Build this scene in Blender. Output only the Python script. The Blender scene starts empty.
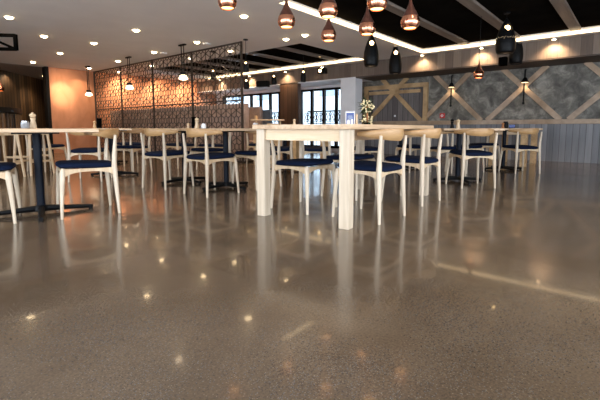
import bpy, bmesh, math, random
from mathutils import Vector, Matrix
random.seed(7)
R = math.radians
sc = bpy.context.scene
COL = sc.collection

# ------------------------------------------------------------------ camera
CAMZ = 0.755
YAW = R(40); PITCH = math.atan(41.5 / 400)
cam_d = bpy.data.cameras.new('camera'); cam = bpy.data.objects.new('camera', cam_d); COL.objects.link(cam)
cam.location = (0, 0, CAMZ); cam.rotation_euler = (R(90) - PITCH, 0, YAW - R(90))
cam_d.sensor_width = 36; cam_d.lens = 24; cam_d.shift_y = -30.5 / 600; cam_d.clip_start = .02
cam_d.dof.use_dof = False
sc.camera = cam
FW = Vector((math.cos(PITCH) * math.cos(YAW), math.cos(PITCH) * math.sin(YAW), -math.sin(PITCH)))
RT = Vector((math.sin(YAW), -math.cos(YAW), 0))
UP = Vector((math.sin(PITCH) * math.cos(YAW), math.sin(PITCH) * math.sin(YAW), math.cos(PITCH)))
def at(u, v, d=None, x=None, y=None, z=None):
    """survey helper: where the sight line through a pixel meets a plane or a depth"""
    r = FW + RT * ((u - 300) / 400) + UP * ((169.5 - v) / 400)
    if x is not None: t = x / r.x
    elif y is not None: t = y / r.y
    elif z is not None: t = (z - CAMZ) / r.z
    else: t = d
    return Vector((0, 0, CAMZ)) + r * t

# ------------------------------------------------------------------ materials
def nodes(name):
    m = bpy.data.materials.new(name); m.use_nodes = True
    nt = m.node_tree; b = nt.nodes['Principled BSDF']
    return m, nt, b
def N(nt, t, **k):
    n = nt.nodes.new(t)
    for a, v in k.items():
        if a in n.inputs.keys(): n.inputs[a].default_value = v
        else: setattr(n, a, v)
    return n
def ramp(nt, fac, stops):
    r = nt.nodes.new('ShaderNodeValToRGB'); nt.links.new(fac, r.inputs[0])
    e = r.color_ramp.elements
    while len(e) > len(stops): e.remove(e[-1])
    while len(e) < len(stops): e.new(1)
    for i, (p, c) in enumerate(stops):
        e[i].position = p; e[i].color = (*c, 1)
    return r.outputs[0]
def coords(nt, scale=(1, 1, 1), kind='Object'):
    tc = nt.nodes.new('ShaderNodeTexCoord'); mp = nt.nodes.new('ShaderNodeMapping')
    mp.inputs['Scale'].default_value = scale
    nt.links.new(tc.outputs[kind], mp.inputs['Vector']); return mp.outputs[0]
def plain(name, c, rough=.5, metal=0, noise=.12, scale=30, coat=0, bump=0, spec=.5):
    m, nt, b = nodes(name)
    v = coords(nt)
    n = N(nt, 'ShaderNodeTexNoise', Scale=scale, Detail=4.0); nt.links.new(v, n.inputs['Vector'])
    nt.links.new(ramp(nt, n.outputs['Fac'], [(.3, tuple(x * (1 - noise) for x in c)), (.7, tuple(min(1, x * (1 + noise)) for x in c))]), b.inputs['Base Color'])
    b.inputs['Roughness'].default_value = rough; b.inputs['Metallic'].default_value = metal
    b.inputs['Coat Weight'].default_value = coat; b.inputs['Specular IOR Level'].default_value = spec
    if bump:
        bp = N(nt, 'ShaderNodeBump', Strength=bump, Distance=.002); nt.links.new(n.outputs['Fac'], bp.inputs['Height']); nt.links.new(bp.outputs[0], b.inputs['Normal'])
    return m
def emit(name, c, s):
    m, nt, b = nodes(name)
    b.inputs['Base Color'].default_value = (*c, 1); b.inputs['Emission Color'].default_value = (*c, 1)
    b.inputs['Emission Strength'].default_value = s; return m
def wood(name, dark, light, stretch=(1, 1, .06), scale=28, rough=.45, coat=.1):
    m, nt, b = nodes(name)
    v = coords(nt, stretch)
    n1 = N(nt, 'ShaderNodeTexNoise', Scale=scale, Detail=6.0, Roughness=.6, Distortion=.6); nt.links.new(v, n1.inputs['Vector'])
    n2 = N(nt, 'ShaderNodeTexNoise', Scale=scale * .22, Detail=2.0, Distortion=1.5); nt.links.new(v, n2.inputs['Vector'])
    mx = N(nt, 'ShaderNodeMath', operation='ADD'); nt.links.new(n1.outputs['Fac'], mx.inputs[0]); nt.links.new(n2.outputs['Fac'], mx.inputs[1])
    hf = N(nt, 'ShaderNodeMath', operation='MULTIPLY'); nt.links.new(mx.outputs[0], hf.inputs[0]); hf.inputs[1].default_value = .5
    mid = tuple((a + c) / 2 for a, c in zip(dark, light))
    nt.links.new(ramp(nt, hf.outputs[0], [(.34, dark), (.5, mid), (.64, light)]), b.inputs['Base Color'])
    b.inputs['Roughness'].default_value = rough; b.inputs['Coat Weight'].default_value = coat
    bp = N(nt, 'ShaderNodeBump', Strength=.15, Distance=.001); nt.links.new(n1.outputs['Fac'], bp.inputs['Height']); nt.links.new(bp.outputs[0], b.inputs['Normal'])
    return m
def boards(name, axis, w, stops, rough=.6, gap=.06, grain=(1, 1, .08), stagger=0.0):
    """planks of width w stepping along an axis, each with a tone of its own"""
    m, nt, b = nodes(name)
    v = coords(nt); sp = nt.nodes.new('ShaderNodeSeparateXYZ'); nt.links.new(v, sp.inputs[0])
    src = sp.outputs['XYZ'.index(axis)] if axis in 'XYZ' else None
    if axis == 'D':
        ad = N(nt, 'ShaderNodeMath', operation='ADD'); nt.links.new(sp.outputs[0], ad.inputs[0]); nt.links.new(sp.outputs[1], ad.inputs[1]); src = ad.outputs[0]
    dv = N(nt, 'ShaderNodeMath', operation='DIVIDE'); nt.links.new(src, dv.inputs[0]); dv.inputs[1].default_value = w
    fl = N(nt, 'ShaderNodeMath', operation='FLOOR'); nt.links.new(dv.outputs[0], fl.inputs[0])
    fr = N(nt, 'ShaderNodeMath', operation='FRACT'); nt.links.new(dv.outputs[0], fr.inputs[0])
    wn = N(nt, 'ShaderNodeTexWhiteNoise', noise_dimensions='1D'); nt.links.new(fl.outputs[0], wn.inputs['W'])
    gv = coords(nt, grain)
    gn = N(nt, 'ShaderNodeTexNoise', Scale=22.0, Detail=6.0, Roughness=.65); nt.links.new(gv, gn.inputs['Vector'])
    a = N(nt, 'ShaderNodeMath', operation='MULTIPLY_ADD'); nt.links.new(gn.outputs['Fac'], a.inputs[0]); a.inputs[1].default_value = .7
    hv = N(nt, 'ShaderNodeMath', operation='MULTIPLY_ADD'); nt.links.new(wn.outputs['Value'], hv.inputs[0]); hv.inputs[1].default_value = .65; hv.inputs[2].default_value = -.18
    nt.links.new(hv.outputs[0], a.inputs[2])
    col = ramp(nt, a.outputs[0], stops)
    gp = N(nt, 'ShaderNodeMath', operation='LESS_THAN'); nt.links.new(fr.outputs[0], gp.inputs[0]); gp.inputs[1].default_value = gap
    mix = N(nt, 'ShaderNodeMix', data_type='RGBA'); nt.links.new(gp.outputs[0], mix.inputs[0]); nt.links.new(col, mix.inputs[6])
    mix.inputs[7].default_value = (*[x * .25 for x in stops[0][1]], 1)
    nt.links.new(mix.outputs[2], b.inputs['Base Color']); b.inputs['Roughness'].default_value = rough
    return m

ASH = wood('ash', (.48, .33, .19), (.70, .54, .36))
ASH_H = wood('ash_crest', (.29, .155, .06), (.49, .295, .13), stretch=(.6, .12, 1.2), scale=24)
ASH_X = wood('ash_table', (.38, .24, .13), (.64, .46, .30), stretch=(.07, 1, 1), scale=26)
ASH_Y = wood('ash_cross', (.58, .41, .24), (.82, .65, .45), stretch=(1, .07, 1), scale=26)
ASH_W = wood('ash_daylit', (.47, .37, .265), (.71, .60, .465))  # daylight put into the colour: paler copy of ash for the legs
OAK = wood('oak_brace', (.27, .18, .11), (.52, .38, .26), stretch=(1, .25, .25), scale=20, rough=.6)
OAK_GOLD = wood('oak_gold', (.33, .20, .09), (.58, .39, .20), stretch=(1, .25, .25), scale=20, rough=.6)
OAK_T = wood('oak_dull_table', (.42, .25, .11), (.66, .44, .23), stretch=(.1, 1, 1), scale=20)
NAVY = plain('navy_wool', (.004, .0085, .026), .9, noise=.4, scale=300, bump=.3, spec=.1)
BLACK = plain('black_powdercoat', (.0045, .0045, .005), .45, noise=.2, spec=.15)
POLE = plain('blue_black_pole', (.003, .005, .011), .4, noise=.2, spec=.12)
WHITE = plain('white_paint', (.84, .85, .88), .6, noise=.03, scale=4)
CEIL = plain('ceiling_paint', (.74, .72, .70), .75, noise=.03, scale=2)
CEILDK = plain('ceiling_dark_paint', (.009, .0078, .0065), .9, noise=.2, scale=3, spec=0)
CERAMIC = plain('white_ceramic', (.8, .8, .8), .25, noise=.03)
COPPER = plain('copper_polished', (.72, .32, .19), .18, metal=1, noise=.06)
COPDK = plain('copper_bronze_dark', (.16, .065, .045), .3, metal=.8, noise=.2)
RED = plain('alarm_red', (.6, .03, .03), .4)
BLUE = plain('menu_blue', (.03, .06, .22), .4)
GREY = plain('slate_cloth', (.06, .065, .07), .9, noise=.3, scale=200)
GLASSJ = plain('frosted_glass', (.30, .31, .33), .15, noise=.1, coat=.5)
LEAF = plain('leaf_green', (.03, .06, .02), .5, noise=.4)
TRUNK = plain('rust_trunk', (.42, .17, .06), .6)
BLOSSOM = plain('cream_blossom', (.82, .70, .42), .6)
STEEL = plain('brushed_steel', (.5, .5, .5), .3, metal=1)
SOFFIT = plain('brown_soffit', (.05, .032, .022), .6)
DKWOOD = boards('dark_column_wood', 'Y', .16, [(.1, (.035, .018, .010)), (.6, (.09, .045, .025)), (1, (.13, .07, .04))])
BULK = boards('bulkhead_boards', 'Y', .19, [(.05, (.10, .07, .055)), (.4, (.155, .115, .09)), (.75, (.21, .16, .125)), (1, (.28, .215, .17))], gap=.02)
SLAT = boards('alcove_slats', 'D', .17, [(.05, (.03, .016, .008)), (.5, (.085, .046, .022)), (1, (.20, .11, .05))], gap=.18)
BLUEB = boards('grey_blue_boards', 'Y', .12, [(.05, (.13, .135, .15)), (.5, (.21, .215, .235)), (1, (.33, .33, .345))], gap=.05)
HATCH = boards('weathered_boards', 'Y', .16, [(.05, (.06, .05, .05)), (.5, (.14, .12, .115)), (1, (.25, .22, .21))])

def glass():
    m, nt, b = nodes('window_glass')
    b.inputs['Base Color'].default_value = (.95, .98, 1, 1); b.inputs['Roughness'].default_value = .02
    b.inputs['Transmission Weight'].default_value = 1; b.inputs['IOR'].default_value = 1.02
    return m
GLASS = glass()
def opal():
    return emit('opal_lit', (1, .80, .55), 5.0)
OPAL = opal()
DIMBULB = emit('dim_bulb', (1, .72, .42), 2.2)
BULB = emit('warm_bulb', (1, .66, .30), 16)
DISC = emit('downlight_lens', (1, .74, .42), 32)
LED = emit('led_strip', (1, .74, .42), 5)
GLOWIN = emit('pendant_glow', (1, .50, .20), 5.5)

def floor_mat():
    m, nt, b = nodes('polished_aggregate_concrete')
    v = coords(nt)
    big = N(nt, 'ShaderNodeTexNoise', Scale=.9, Detail=5.0, Roughness=.6); nt.links.new(v, big.inputs['Vector'])
    base = ramp(nt, big.outputs['Fac'], [(.3, (.078, .052, .032)), (.5, (.110, .077, .050)), (.72, (.158, .115, .078))])
    fine = N(nt, 'ShaderNodeTexNoise', Scale=120.0, Detail=3.0); nt.links.new(v, fine.inputs['Vector'])
    f2 = ramp(nt, fine.outputs['Fac'], [(.32, (.72, .72, .72)), (.68, (1.18, 1.16, 1.12))])
    mul = N(nt, 'ShaderNodeMix', data_type='RGBA', blend_type='MULTIPLY'); mul.inputs[0].default_value = 1
    nt.links.new(base, mul.inputs[6]); nt.links.new(f2, mul.inputs[7])
    cur = mul.outputs[2]
    dens = N(nt, 'ShaderNodeTexNoise', Scale=2.2, Detail=3.0); nt.links.new(v, dens.inputs['Vector'])
    for sc_, thr, colr, lo in ((125, .26, (.040, .033, .028), .0), (170, .26, (.06, .05, .042), .0), (120, .16, (.22, .18, .135), .0), (140, .22, (.13, .13, .135), .0)):
        vo = N(nt, 'ShaderNodeTexVoronoi', Scale=float(sc_), Randomness=1.0); nt.links.new(v, vo.inputs['Vector'])
        lt = N(nt, 'ShaderNodeMath', operation='LESS_THAN'); nt.links.new(vo.outputs['Distance'], lt.inputs[0]); lt.inputs[1].default_value = thr + .06
        sx = nt.nodes.new('ShaderNodeSeparateColor'); nt.links.new(vo.outputs['Color'], sx.inputs[0])
        dm = N(nt, 'ShaderNodeMath', operation='MULTIPLY_ADD'); nt.links.new(dens.outputs['Fac'], dm.inputs[0]); dm.inputs[1].default_value = 2.8; dm.inputs[2].default_value = -1.02
        pk = N(nt, 'ShaderNodeMath', operation='LESS_THAN'); nt.links.new(sx.outputs[0], pk.inputs[0]); nt.links.new(dm.outputs[0], pk.inputs[1])
        an = N(nt, 'ShaderNodeMath', operation='MULTIPLY'); nt.links.new(lt.outputs[0], an.inputs[0]); nt.links.new(pk.outputs[0], an.inputs[1])
        am = N(nt, 'ShaderNodeMath', operation='MULTIPLY'); nt.links.new(an.outputs[0], am.inputs[0]); am.inputs[1].default_value = .75
        mx = N(nt, 'ShaderNodeMix', data_type='RGBA'); nt.links.new(am.outputs[0], mx.inputs[0]); nt.links.new(cur, mx.inputs[6]); mx.inputs[7].default_value = (*colr, 1)
        cur = mx.outputs[2]
    nt.links.new(cur, b.inputs['Base Color'])
    rn = N(nt, 'ShaderNodeTexNoise', Scale=1.6, Detail=4.0); nt.links.new(v, rn.inputs['Vector'])
    mr = N(nt, 'ShaderNodeMapRange'); nt.links.new(rn.outputs['Fac'], mr.inputs[0]); mr.inputs[1].default_value = .3; mr.inputs[2].default_value = .7; mr.inputs[3].default_value = .15; mr.inputs[4].default_value = .23
    nt.links.new(mr.outputs[0], b.inputs['Roughness'])
    b.inputs['Specular IOR Level'].default_value = .5
    b.inputs['Coat Weight'].default_value = .26; b.inputs['Coat Roughness'].default_value = .045
    n3 = N(nt, 'ShaderNodeTexNoise', Scale=3.0, Detail=2.0); nt.links.new(v, n3.inputs['Vector'])
    bp = N(nt, 'ShaderNodeBump', Strength=.03, Distance=.010); nt.links.new(n3.outputs['Fac'], bp.inputs['Height']); nt.links.new(bp.outputs[0], b.inputs['Normal'])
    return m
def concrete_mat():
    m, nt, b = nodes('rough_dark_plaster')
    v = coords(nt)
    n1 = N(nt, 'ShaderNodeTexNoise', Scale=4.0, Detail=9.0, Roughness=.66, Distortion=.5); nt.links.new(v, n1.inputs['Vector'])
    nt.links.new(ramp(nt, n1.outputs['Fac'], [(.34, (.060, .054, .045)), (.5, (.145, .135, .115)), (.66, (.33, .31, .265))]), b.inputs['Base Color'])
    b.inputs['Roughness'].default_value = .55
    bp = N(nt, 'ShaderNodeBump', Strength=.5, Distance=.02); nt.links.new(n1.outputs['Fac'], bp.inputs['Height']); nt.links.new(bp.outputs[0], b.inputs['Normal'])
    return m
def copperwall_mat():
    m, nt, b = nodes('copper_sheet')
    v = coords(nt, (1, 1, .5))
    n1 = N(nt, 'ShaderNodeTexNoise', Scale=3.0, Detail=6.0, Distortion=.8); nt.links.new(v, n1.inputs['Vector'])
    nt.links.new(ramp(nt, n1.outputs['Fac'], [(.3, (.46, .20, .105)), (.7, (.62, .29, .165))]), b.inputs['Base Color'])
    b.inputs['Roughness'].default_value = .42; b.inputs['Metallic'].default_value = .55
    bp = N(nt, 'ShaderNodeBump', Strength=.25, Distance=.02); nt.links.new(n1.outputs['Fac'], bp.inputs['Height']); nt.links.new(bp.outputs[0], b.inputs['Normal'])
    return m
FLOOR = floor_mat(); CONC = concrete_mat(); COPW = copperwall_mat()

MATTE = plain('matte_black_steel', (.002, .002, .002), .8, noise=.1, spec=0)
# ------------------------------------------------------------------ mesh helpers
def box(bm, c, s, rz=0, bev=0.0, M=None):
    r = bmesh.ops.create_cube(bm, size=1)
    vs = r['verts']
    T = Matrix.Translation(Vector(c)) @ Matrix.Rotation(rz, 4, 'Z') @ Matrix.Diagonal((s[0], s[1], s[2], 1))
    if M is not None: T = M @ T
    bmesh.ops.transform(bm, matrix=T, verts=vs)
    if bev:
        es = list({e for v in vs for e in v.link_edges})
        bmesh.ops.bevel(bm, geom=es, offset=bev, segments=2, affect='EDGES', profile=.6)
def tube(bm, pts, rad, n=12, cap=True):
    """tapered tube through points"""
    pts = [Vector(p) for p in pts]
    if not hasattr(rad, '__len__'): rad = [rad] * len(pts)
    rings = []
    for i, p in enumerate(pts):
        a = pts[max(0, i - 1)]; b = pts[min(len(pts) - 1, i + 1)]
        t = (b - a).normalized()
        ref = Vector((0, 0, 1)) if abs(t.z) < .9 else Vector((1, 0, 0))
        e1 = t.cross(ref).normalized(); e2 = t.cross(e1)
        rings.append([bm.verts.new(p + (e1 * math.cos(k * 2 * math.pi / n) + e2 * math.sin(k * 2 * math.pi / n)) * rad[i]) for k in range(n)])
    for a, b in zip(rings, rings[1:]):
        for k in range(n): bm.faces.new((a[k], a[(k + 1) % n], b[(k + 1) % n], b[k]))
    if cap:
        bm.faces.new(rings[0][::-1]); bm.faces.new(rings[-1])
def lathe(bm, prof, n=24, c=(0, 0, 0)):
    rings = []
    for r, z in prof:
        if r < 1e-6: rings.append([bm.verts.new((c[0], c[1], c[2] + z))])
        else: rings.append([bm.verts.new((c[0] + r * math.cos(k * 2 * math.pi / n), c[1] + r * math.sin(k * 2 * math.pi / n), c[2] + z)) for k in range(n)])
    for a, b in zip(rings, rings[1:]):
        for k in range(n):
            k2 = (k + 1) % n
            if len(a) == 1 and len(b) == 1: continue
            if len(a) == 1: bm.faces.new((a[0], b[k2], b[k]))
            elif len(b) == 1: bm.faces.new((a[k], a[k2], b[0]))
            else: bm.faces.new((a[k], a[k2], b[k2], b[k]))
def bar2(bm, p, q, w, t, nrm):
    """flat bar from p to q, w wide in the plane whose normal is nrm, t thick"""
    p = Vector(p); q = Vector(q); d = (q - p); L = d.length; d.normalize(); nrm = Vector(nrm).normalized(); s = nrm.cross(d)
    vs = []
    for z in (0, 1):
        for (a, b) in ((-1, -1), (1, -1), (1, 1), (-1, 1)):
            vs.append(bm.verts.new(p + d * (L * z) + s * (a * w / 2) + nrm * (b * t / 2)))
    for f in ((0, 3, 2, 1), (4, 5, 6, 7), (0, 1, 5, 4), (1, 2, 6, 5), (2, 3, 7, 6), (3, 0, 4, 7)): bm.faces.new([vs[i] for i in f])
def obj(name, bm, mat, parent=None, smooth=False, loc=None):
    bmesh.ops.recalc_face_normals(bm, faces=bm.faces)
    me = bpy.data.meshes.new(name); bm.to_mesh(me); bm.free()
    me.materials.append(mat)
    if smooth:
        for p in me.polygons: p.use_smooth = True
        try: me.set_sharp_from_angle(angle=R(42))
        except Exception: pass
    o = bpy.data.objects.new(name, me); COL.objects.link(o)
    if parent: o.parent = parent
    if loc is not None: o.location = loc
    return o
def B(*boxes):
    bm = bmesh.new()
    for b in boxes: box(bm, *b)
    return bm
def tag(o, label, cat, group=None, kind=None):
    o['label'] = label; o['category'] = cat
    if group: o['group'] = group
    if kind: o['kind'] = kind
    return o
def empty(name, loc=(0, 0, 0), rz=0, label=None, cat=None, group=None):
    o = bpy.data.objects.new(name, None); COL.objects.link(o); o.location = loc; o.rotation_euler = (0, 0, rz); o.empty_display_size = .05
    if label: tag(o, label, cat, group)
    return o
def struct(name, bm, mat, smooth=False):
    o = obj(name, bm, mat, None, smooth); o['kind'] = 'structure'; return o
def copy_tree(o, parent=None):
    kids = [c for c in bpy.data.objects if c.parent is o]
    c = o.copy(); COL.objects.link(c); c.parent = parent
    for k in kids: copy_tree(k, c)
    return c
def span(x0, x1, y0, y1, z0, z1, bev=0):
    return ((x0 + x1) / 2, (y0 + y1) / 2, (z0 + z1) / 2), (x1 - x0, y1 - y0, z1 - z0), 0, bev

# ------------------------------------------------------------------ room
H = 2.55; XW = 10.65; XB = 9.68; ZB = 2.17; YC = 13.45; X0 = -3.2; YN = -3.2
bm = bmesh.new(); box(bm, *span(X0 - .2, XW + .5, YN - .2, 19.6, -.2, 0)); struct('floor', bm, FLOOR)
# ceiling with its two recesses left open
RA = (4.4, 9.50, -2.1, 4.10); RB = (6.72, 9.40, 5.62, 12.3)
bm = bmesh.new()
xs = sorted({X0 - .2, RA[0], RB[0], RB[1], RA[1], XW + .3}); ys = sorted({YN - .2, RA[2], RA[3], RB[2], RB[3], YC + .15})
for i in range(len(xs) - 1):
    for j in range(len(ys) - 1):
        cx = (xs[i] + xs[i + 1]) / 2; cy = (ys[j] + ys[j + 1]) / 2
        if any(r[0] < cx < r[1] and r[2] < cy < r[3] for r in (RA, RB)): continue
        box(bm, *span(xs[i], xs[i + 1], ys[j], ys[j + 1], H, H + .3))
struct('ceiling', bm, CEIL)
ZR = H + .11
for r in (RA, RB):
    struct('ceiling_recess', B(span(r[0] + .001, r[1] - .001, r[2] + .001, r[3] - .001, ZR, ZR + .1)), CEILDK)
struct('ceiling_alcove', B(span(0, 9, YC + .15, 19.6, H - .005, H + .2)), plain('alcove_ceiling', (.30, .25, .22), .8))
tn = 1
def trim(bm, mat):
    global tn
    o = struct('trim_%d' % tn, bm, mat); tn += 1; return o
BEAM = wood('whitewashed_beam', (.13, .10, .08), (.24, .195, .16), stretch=(.08, 1, 1), scale=16, rough=.65)
for y in (3.08, 2.07, 1.03, .0, -1.03): trim(B(span(RA[0], RA[1] - .06, y - .085, y + .085, ZR - .045, ZR)), BEAM)
for y in (6.55, 7.62, 8.69, 9.76, 10.83, 11.9): trim(B(span(RB[0], RB[1] - .06, y - .085, y + .085, ZR - .045, ZR)), BEAM)
# cove LED lines on the risers
def led(p0, p1, label):
    bm = bmesh.new(); bar2(bm, p0, p1, .024, .05, (0, 0, 1))
    tag(obj('led_strip_light', bm, LED), label, 'strip light', 'warm strip lights in the ceiling recesses')
zl = H + .036
led((RA[0], RA[3] - .016, zl), (RA[1] - .03, RA[3] - .016, zl), 'warm strip light slanting down from the top edge along the big black recess, left side')
led((RA[1] - .016, RA[2], zl), (RA[1] - .016, RA[3] - .03, zl), 'warm strip light along the far edge of the big black recess above the plaster wall')
led((RB[1] - .012, RB[2], zl), (RB[1] - .012, RB[3], zl), 'warm strip light along the far edge of the smaller ceiling recess, above the windows')
# bulkhead over the far wall
bm = B(span(XB, XB + .06, YN, YC, ZB, H)); trim(bm, BULK)
trim(B(span(XB, XW + .1, YN, 6.1, ZB - .03, ZB)), SOFFIT)
trim(B(span(XB, XW + .1, 6.1, YC, ZB - .03, ZB)), WHITE)
# far wall: plaster and boards on the right, windows on the left
struct('wall_right', B(span(XW, XW + .2, YN - .2, 6.9, .87, H)), CONC)
struct('wall_right_dado', B(span(XW - .03, XW + .2, YN - .2, 6.9, 0, .85)), BLUEB)
trim(B(span(XW - .09, XW + .01, YN, 6.6, .845, .95, .006)), OAK)
def u2y(u, x=XW): return at(u, 100, x=x).y
wins = []
yA = [u2y(u) for u in (345, 336.2, 323.7, 311.7, 300.6)]      # right window, right to left
yB_ = [u2y(u) for u in (279.5, 270, 260.5, 251, 241.7)]
zt = 2.045; zs = .10
ya0, ya1, yb0, yb1 = yA[0], yA[-1], yB_[0], yB_[-1]
yb2 = yb1 + 1.1
bm = bmesh.new()
for a, b_, z0, z1 in ((6.9, ya0, 0, H), (ya1, yb0, 0, H), (yb2, YC + .2, 0, H), (ya0, ya1, zt, H), (ya0, ya1, 0, zs), (yb0, yb2, zt, H), (yb0, yb2, 0, zs)):
    box(bm, *span(XW, XW + .2, a, b_, z0, z1))
struct('wall_back', bm, WHITE)
for n, ysl in ((1, yA), (2, yB_ + [yb2])):
    bm = bmesh.new(); a, b_ = ysl[0], ysl[-1]
    box(bm, *span(XW - .02, XW + .07, a, b_, zt - .07, zt)); box(bm, *span(XW - .02, XW + .07, a, b_, zs, zs + .08))
    for y in ysl: box(bm, *span(XW - .02, XW + .07, y - .045, y + .045, zs, zt))
    w = struct('window_%d' % n, bm, BLACK)
    g = obj('pane', B(span(XW + .02, XW + .03, a, b_, zs, zt)), GLASS, w)
# pier and column
yp0 = u2y(355.3, XB); yp1 = u2y(340.5, XB)
struct('wall_pier', B(span(XB, XB + .36, yp0, yp1, 0, ZB + .002)), WHITE)
yc0 = u2y(298, XB); yc1 = u2y(280, XB)
struct('wall_column', B(span(XB, XB + .14, yc0, yc1, 0, ZB + .002)), DKWOOD)
# copper wall, alcove
struct('wall_copper', B(span(4.45, XW, YC, YC + .15, 0, H)), COPW)
struct('wall_copper_edge', B(span(4.36, 4.45, YC - .05, YC + .2, 0, H)), BLACK)
bm = bmesh.new(); bar2(bm, (1.2, 12.4, 1.3), (6.7, 18.6, 1.3), 2.6, .1, (5.5, 6.2, 0)) if False else None
a = Vector((1.2, 12.4, 0)); c = Vector((6.9, 18.8, 0)); mid = (a + c) / 2
box(bm, (0, 0, 0), ((c - a).length, .1, 2.6))
o = struct('wall_alcove', bm, SLAT); o.location = (mid.x, mid.y, 1.3); o.rotation_euler = (0, 0, math.atan2(c.y - a.y, c.x - a.x))
bm = bmesh.new(); a = Vector((4.55, YC + .2, 0)); c = Vector((7.0, 18.9, 0)); mid = (a + c) / 2
box(bm, (0, 0, 0), ((c - a).length, .1, 2.6))
o = struct('wall_alcove_side', bm, SLAT); o.location = (mid.x, mid.y, 1.3); o.rotation_euler = (0, 0, math.atan2(c.y - a.y, c.x - a.x))
struct('wall_left', B(span(X0 - .2, 1.25, 12.4, 12.6, 0, H)), CEIL)
# walls behind the camera with big daylight windows
def window_wall(name, alongx, segs, lo, hi, c):
    bm = bmesh.new(); z0, z1 = .25, 2.35; cur = lo
    for s0, s1 in segs + [(hi, hi)]:
        for (p, q, za, zb) in (((cur, s0, 0, H)), ((s0, s1, 0, z0)), ((s0, s1, z1, H))):
            if q - p < .01: continue
            if alongx: box(bm, *span(p, q, c - .2, c, za, zb))
            else: box(bm, *span(c - .2, c, p, q, za, zb))
        cur = s1
    struct(name, bm, WHITE)
segx = [(-2.4, .2), (.8, 3.4), (4.0, 6.6)]
segy = [(-2.4, .2), (.8, 3.4), (4.4, 7.0)]
window_wall('wall_front', True, segx, X0 - .2, XW + .2, YN)
window_wall('wall_side', False, segy, YN, 12.6, X0)
wn_ = 3
for s, ax in [(s, 0) for s in segx] + [(s, 1) for s in segy]:
    bm = bmesh.new()
    for k in range(4):
        p = s[0] + (s[1] - s[0]) * k / 3
        if ax == 0: box(bm, *span(p - .03, p + .03, YN - .12, YN - .05, .25, 2.35))
        else: box(bm, *span(X0 - .12, X0 - .05, p - .03, p + .03, .25, 2.35))
    struct('window_%d' % wn_, bm, BLACK); wn_ += 1
def area(loc, rot, sx, sy, e, c):
    l = bpy.data.lights.new('daylight', 'AREA'); l.shape = 'RECTANGLE'; l.size = sx; l.size_y = sy; l.energy = e; l.color = c
    o = bpy.data.objects.new('daylight', l); COL.objects.link(o); o.location = loc; o.rotation_euler = rot; return o
DAY = (.86, .93, 1.0)
for s in segx: area(((s[0] + s[1]) / 2, YN - .02, 1.3), (R(90), 0, 0), s[1] - s[0], 2.1, 88 if s[0] < 2 else 50, DAY)
for s in segy: area((X0 - .02, (s[0] + s[1]) / 2, 1.3), (R(90), 0, R(-90)), s[1] - s[0], 2.1, 85, DAY)

# wall bracing (one thing each member)
def brace(ya, za, yb, zb, mat, w=.115, x=XW - .03, t=.06):
    bm = bmesh.new(); bar2(bm, (x, ya, za), (x, yb, zb), w, t, (1, 0, 0)); return trim(bm, mat)
zb0 = .94; ztop = 2.16
for yc, zc, m in ((5.39, 1.76, OAK_GOLD), (3.765, 1.69, OAK), (2.10, 1.69, OAK), (.44, 1.66, OAK), (-1.2, 1.66, OAK)):
    dl = (zc - zb0) * 1.02; du = (ztop - zc) * .98
    brace(yc + dl, zb0, yc - du, ztop, m, x=XW - .032); brace(yc - dl, zb0, yc + du, ztop, m, x=XW - .03, t=.056)
struct('wall_right_panel', B(span(XW - .012, XW, 4.5, 6.29, .95, 1.9)), HATCH)
brace(6.34, 1.925, 4.42, 1.925, OAK_GOLD, x=XW - .045, t=.09); brace(6.2, 1.77, 4.6, 1.77, OAK_GOLD, w=.09, x=XW - .04, t=.07)
brace(6.29, .95, 6.29, 1.98, OAK_GOLD, x=XW - .044, t=.088); brace(4.45, .95, 4.45, 1.98, OAK_GOLD, x=XW - .044, t=.088)

# ------------------------------------------------------------------ outside the far windows
PALE = plain('pale_render', (.70, .80, .86), .8, noise=.12, scale=1.5)
o = empty('apartment_building', (21, 17, 0), 0, 'pale blue-white building standing across the street outside the windows', 'building')
bm = bmesh.new(); box(bm, (0, 0, 4), (3, 26, 8)); obj('wall', bm, PALE, o)
GLZ = plain('building_glazing', (.25, .34, .42), .2, noise=.2, scale=2)
for k in range(9):
    obj('window', B(((-1.53), -11 + k * 2.7, 3.4, )[:3] and ((-1.53, -11 + k * 2.7, 3.4), (.06, 1.4, 1.5))), GLZ, o)
struct('ground_outside', B(span(XW + .5, 45, -15, 45, -.3, -.05)), plain('pavement', (.45, .46, .47), .8))
def balustrade(y0, y1, label):
    o = empty('balustrade', (XW + .75, 0, 0), 0, label, 'railing', 'wrought iron railings outside the windows')
    obj('top_rail', B(((0, (y0 + y1) / 2, 1.34), (.05, y1 - y0, .05)), ((0, (y0 + y1) / 2, .92), (.04, y1 - y0, .03)), ((0, (y0 + y1) / 2, .12), (.05, y1 - y0, .05))), BLACK, o)
    bm = bmesh.new(); y = y0
    while y < y1:
        tube(bm, [(0, y, .05), (0, y, 1.34)], .009, 6)
        for zc, r in ((1.13, .085), (.55, .09)):
            tube(bm, [(0, y + .1 + r * math.cos(a), zc + 1.9 * r * math.sin(a)) for a in [k * math.pi / 6 for k in range(13)]], .013, 5, False)
        tube(bm, [(0, y, .95), (0, y + .2, 1.32)], .011, 5); tube(bm, [(0, y + .2, .95), (0, y, 1.32)], .011, 5)
        y += .2
    obj('scrollwork', bm, BLACK, o)
balustrade(6.6, 9.2, 'black scrollwork railing outside the window right of the brown column')
balustrade(9.65, 13.2, 'black scrollwork railing outside the window left of the brown column')

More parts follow.
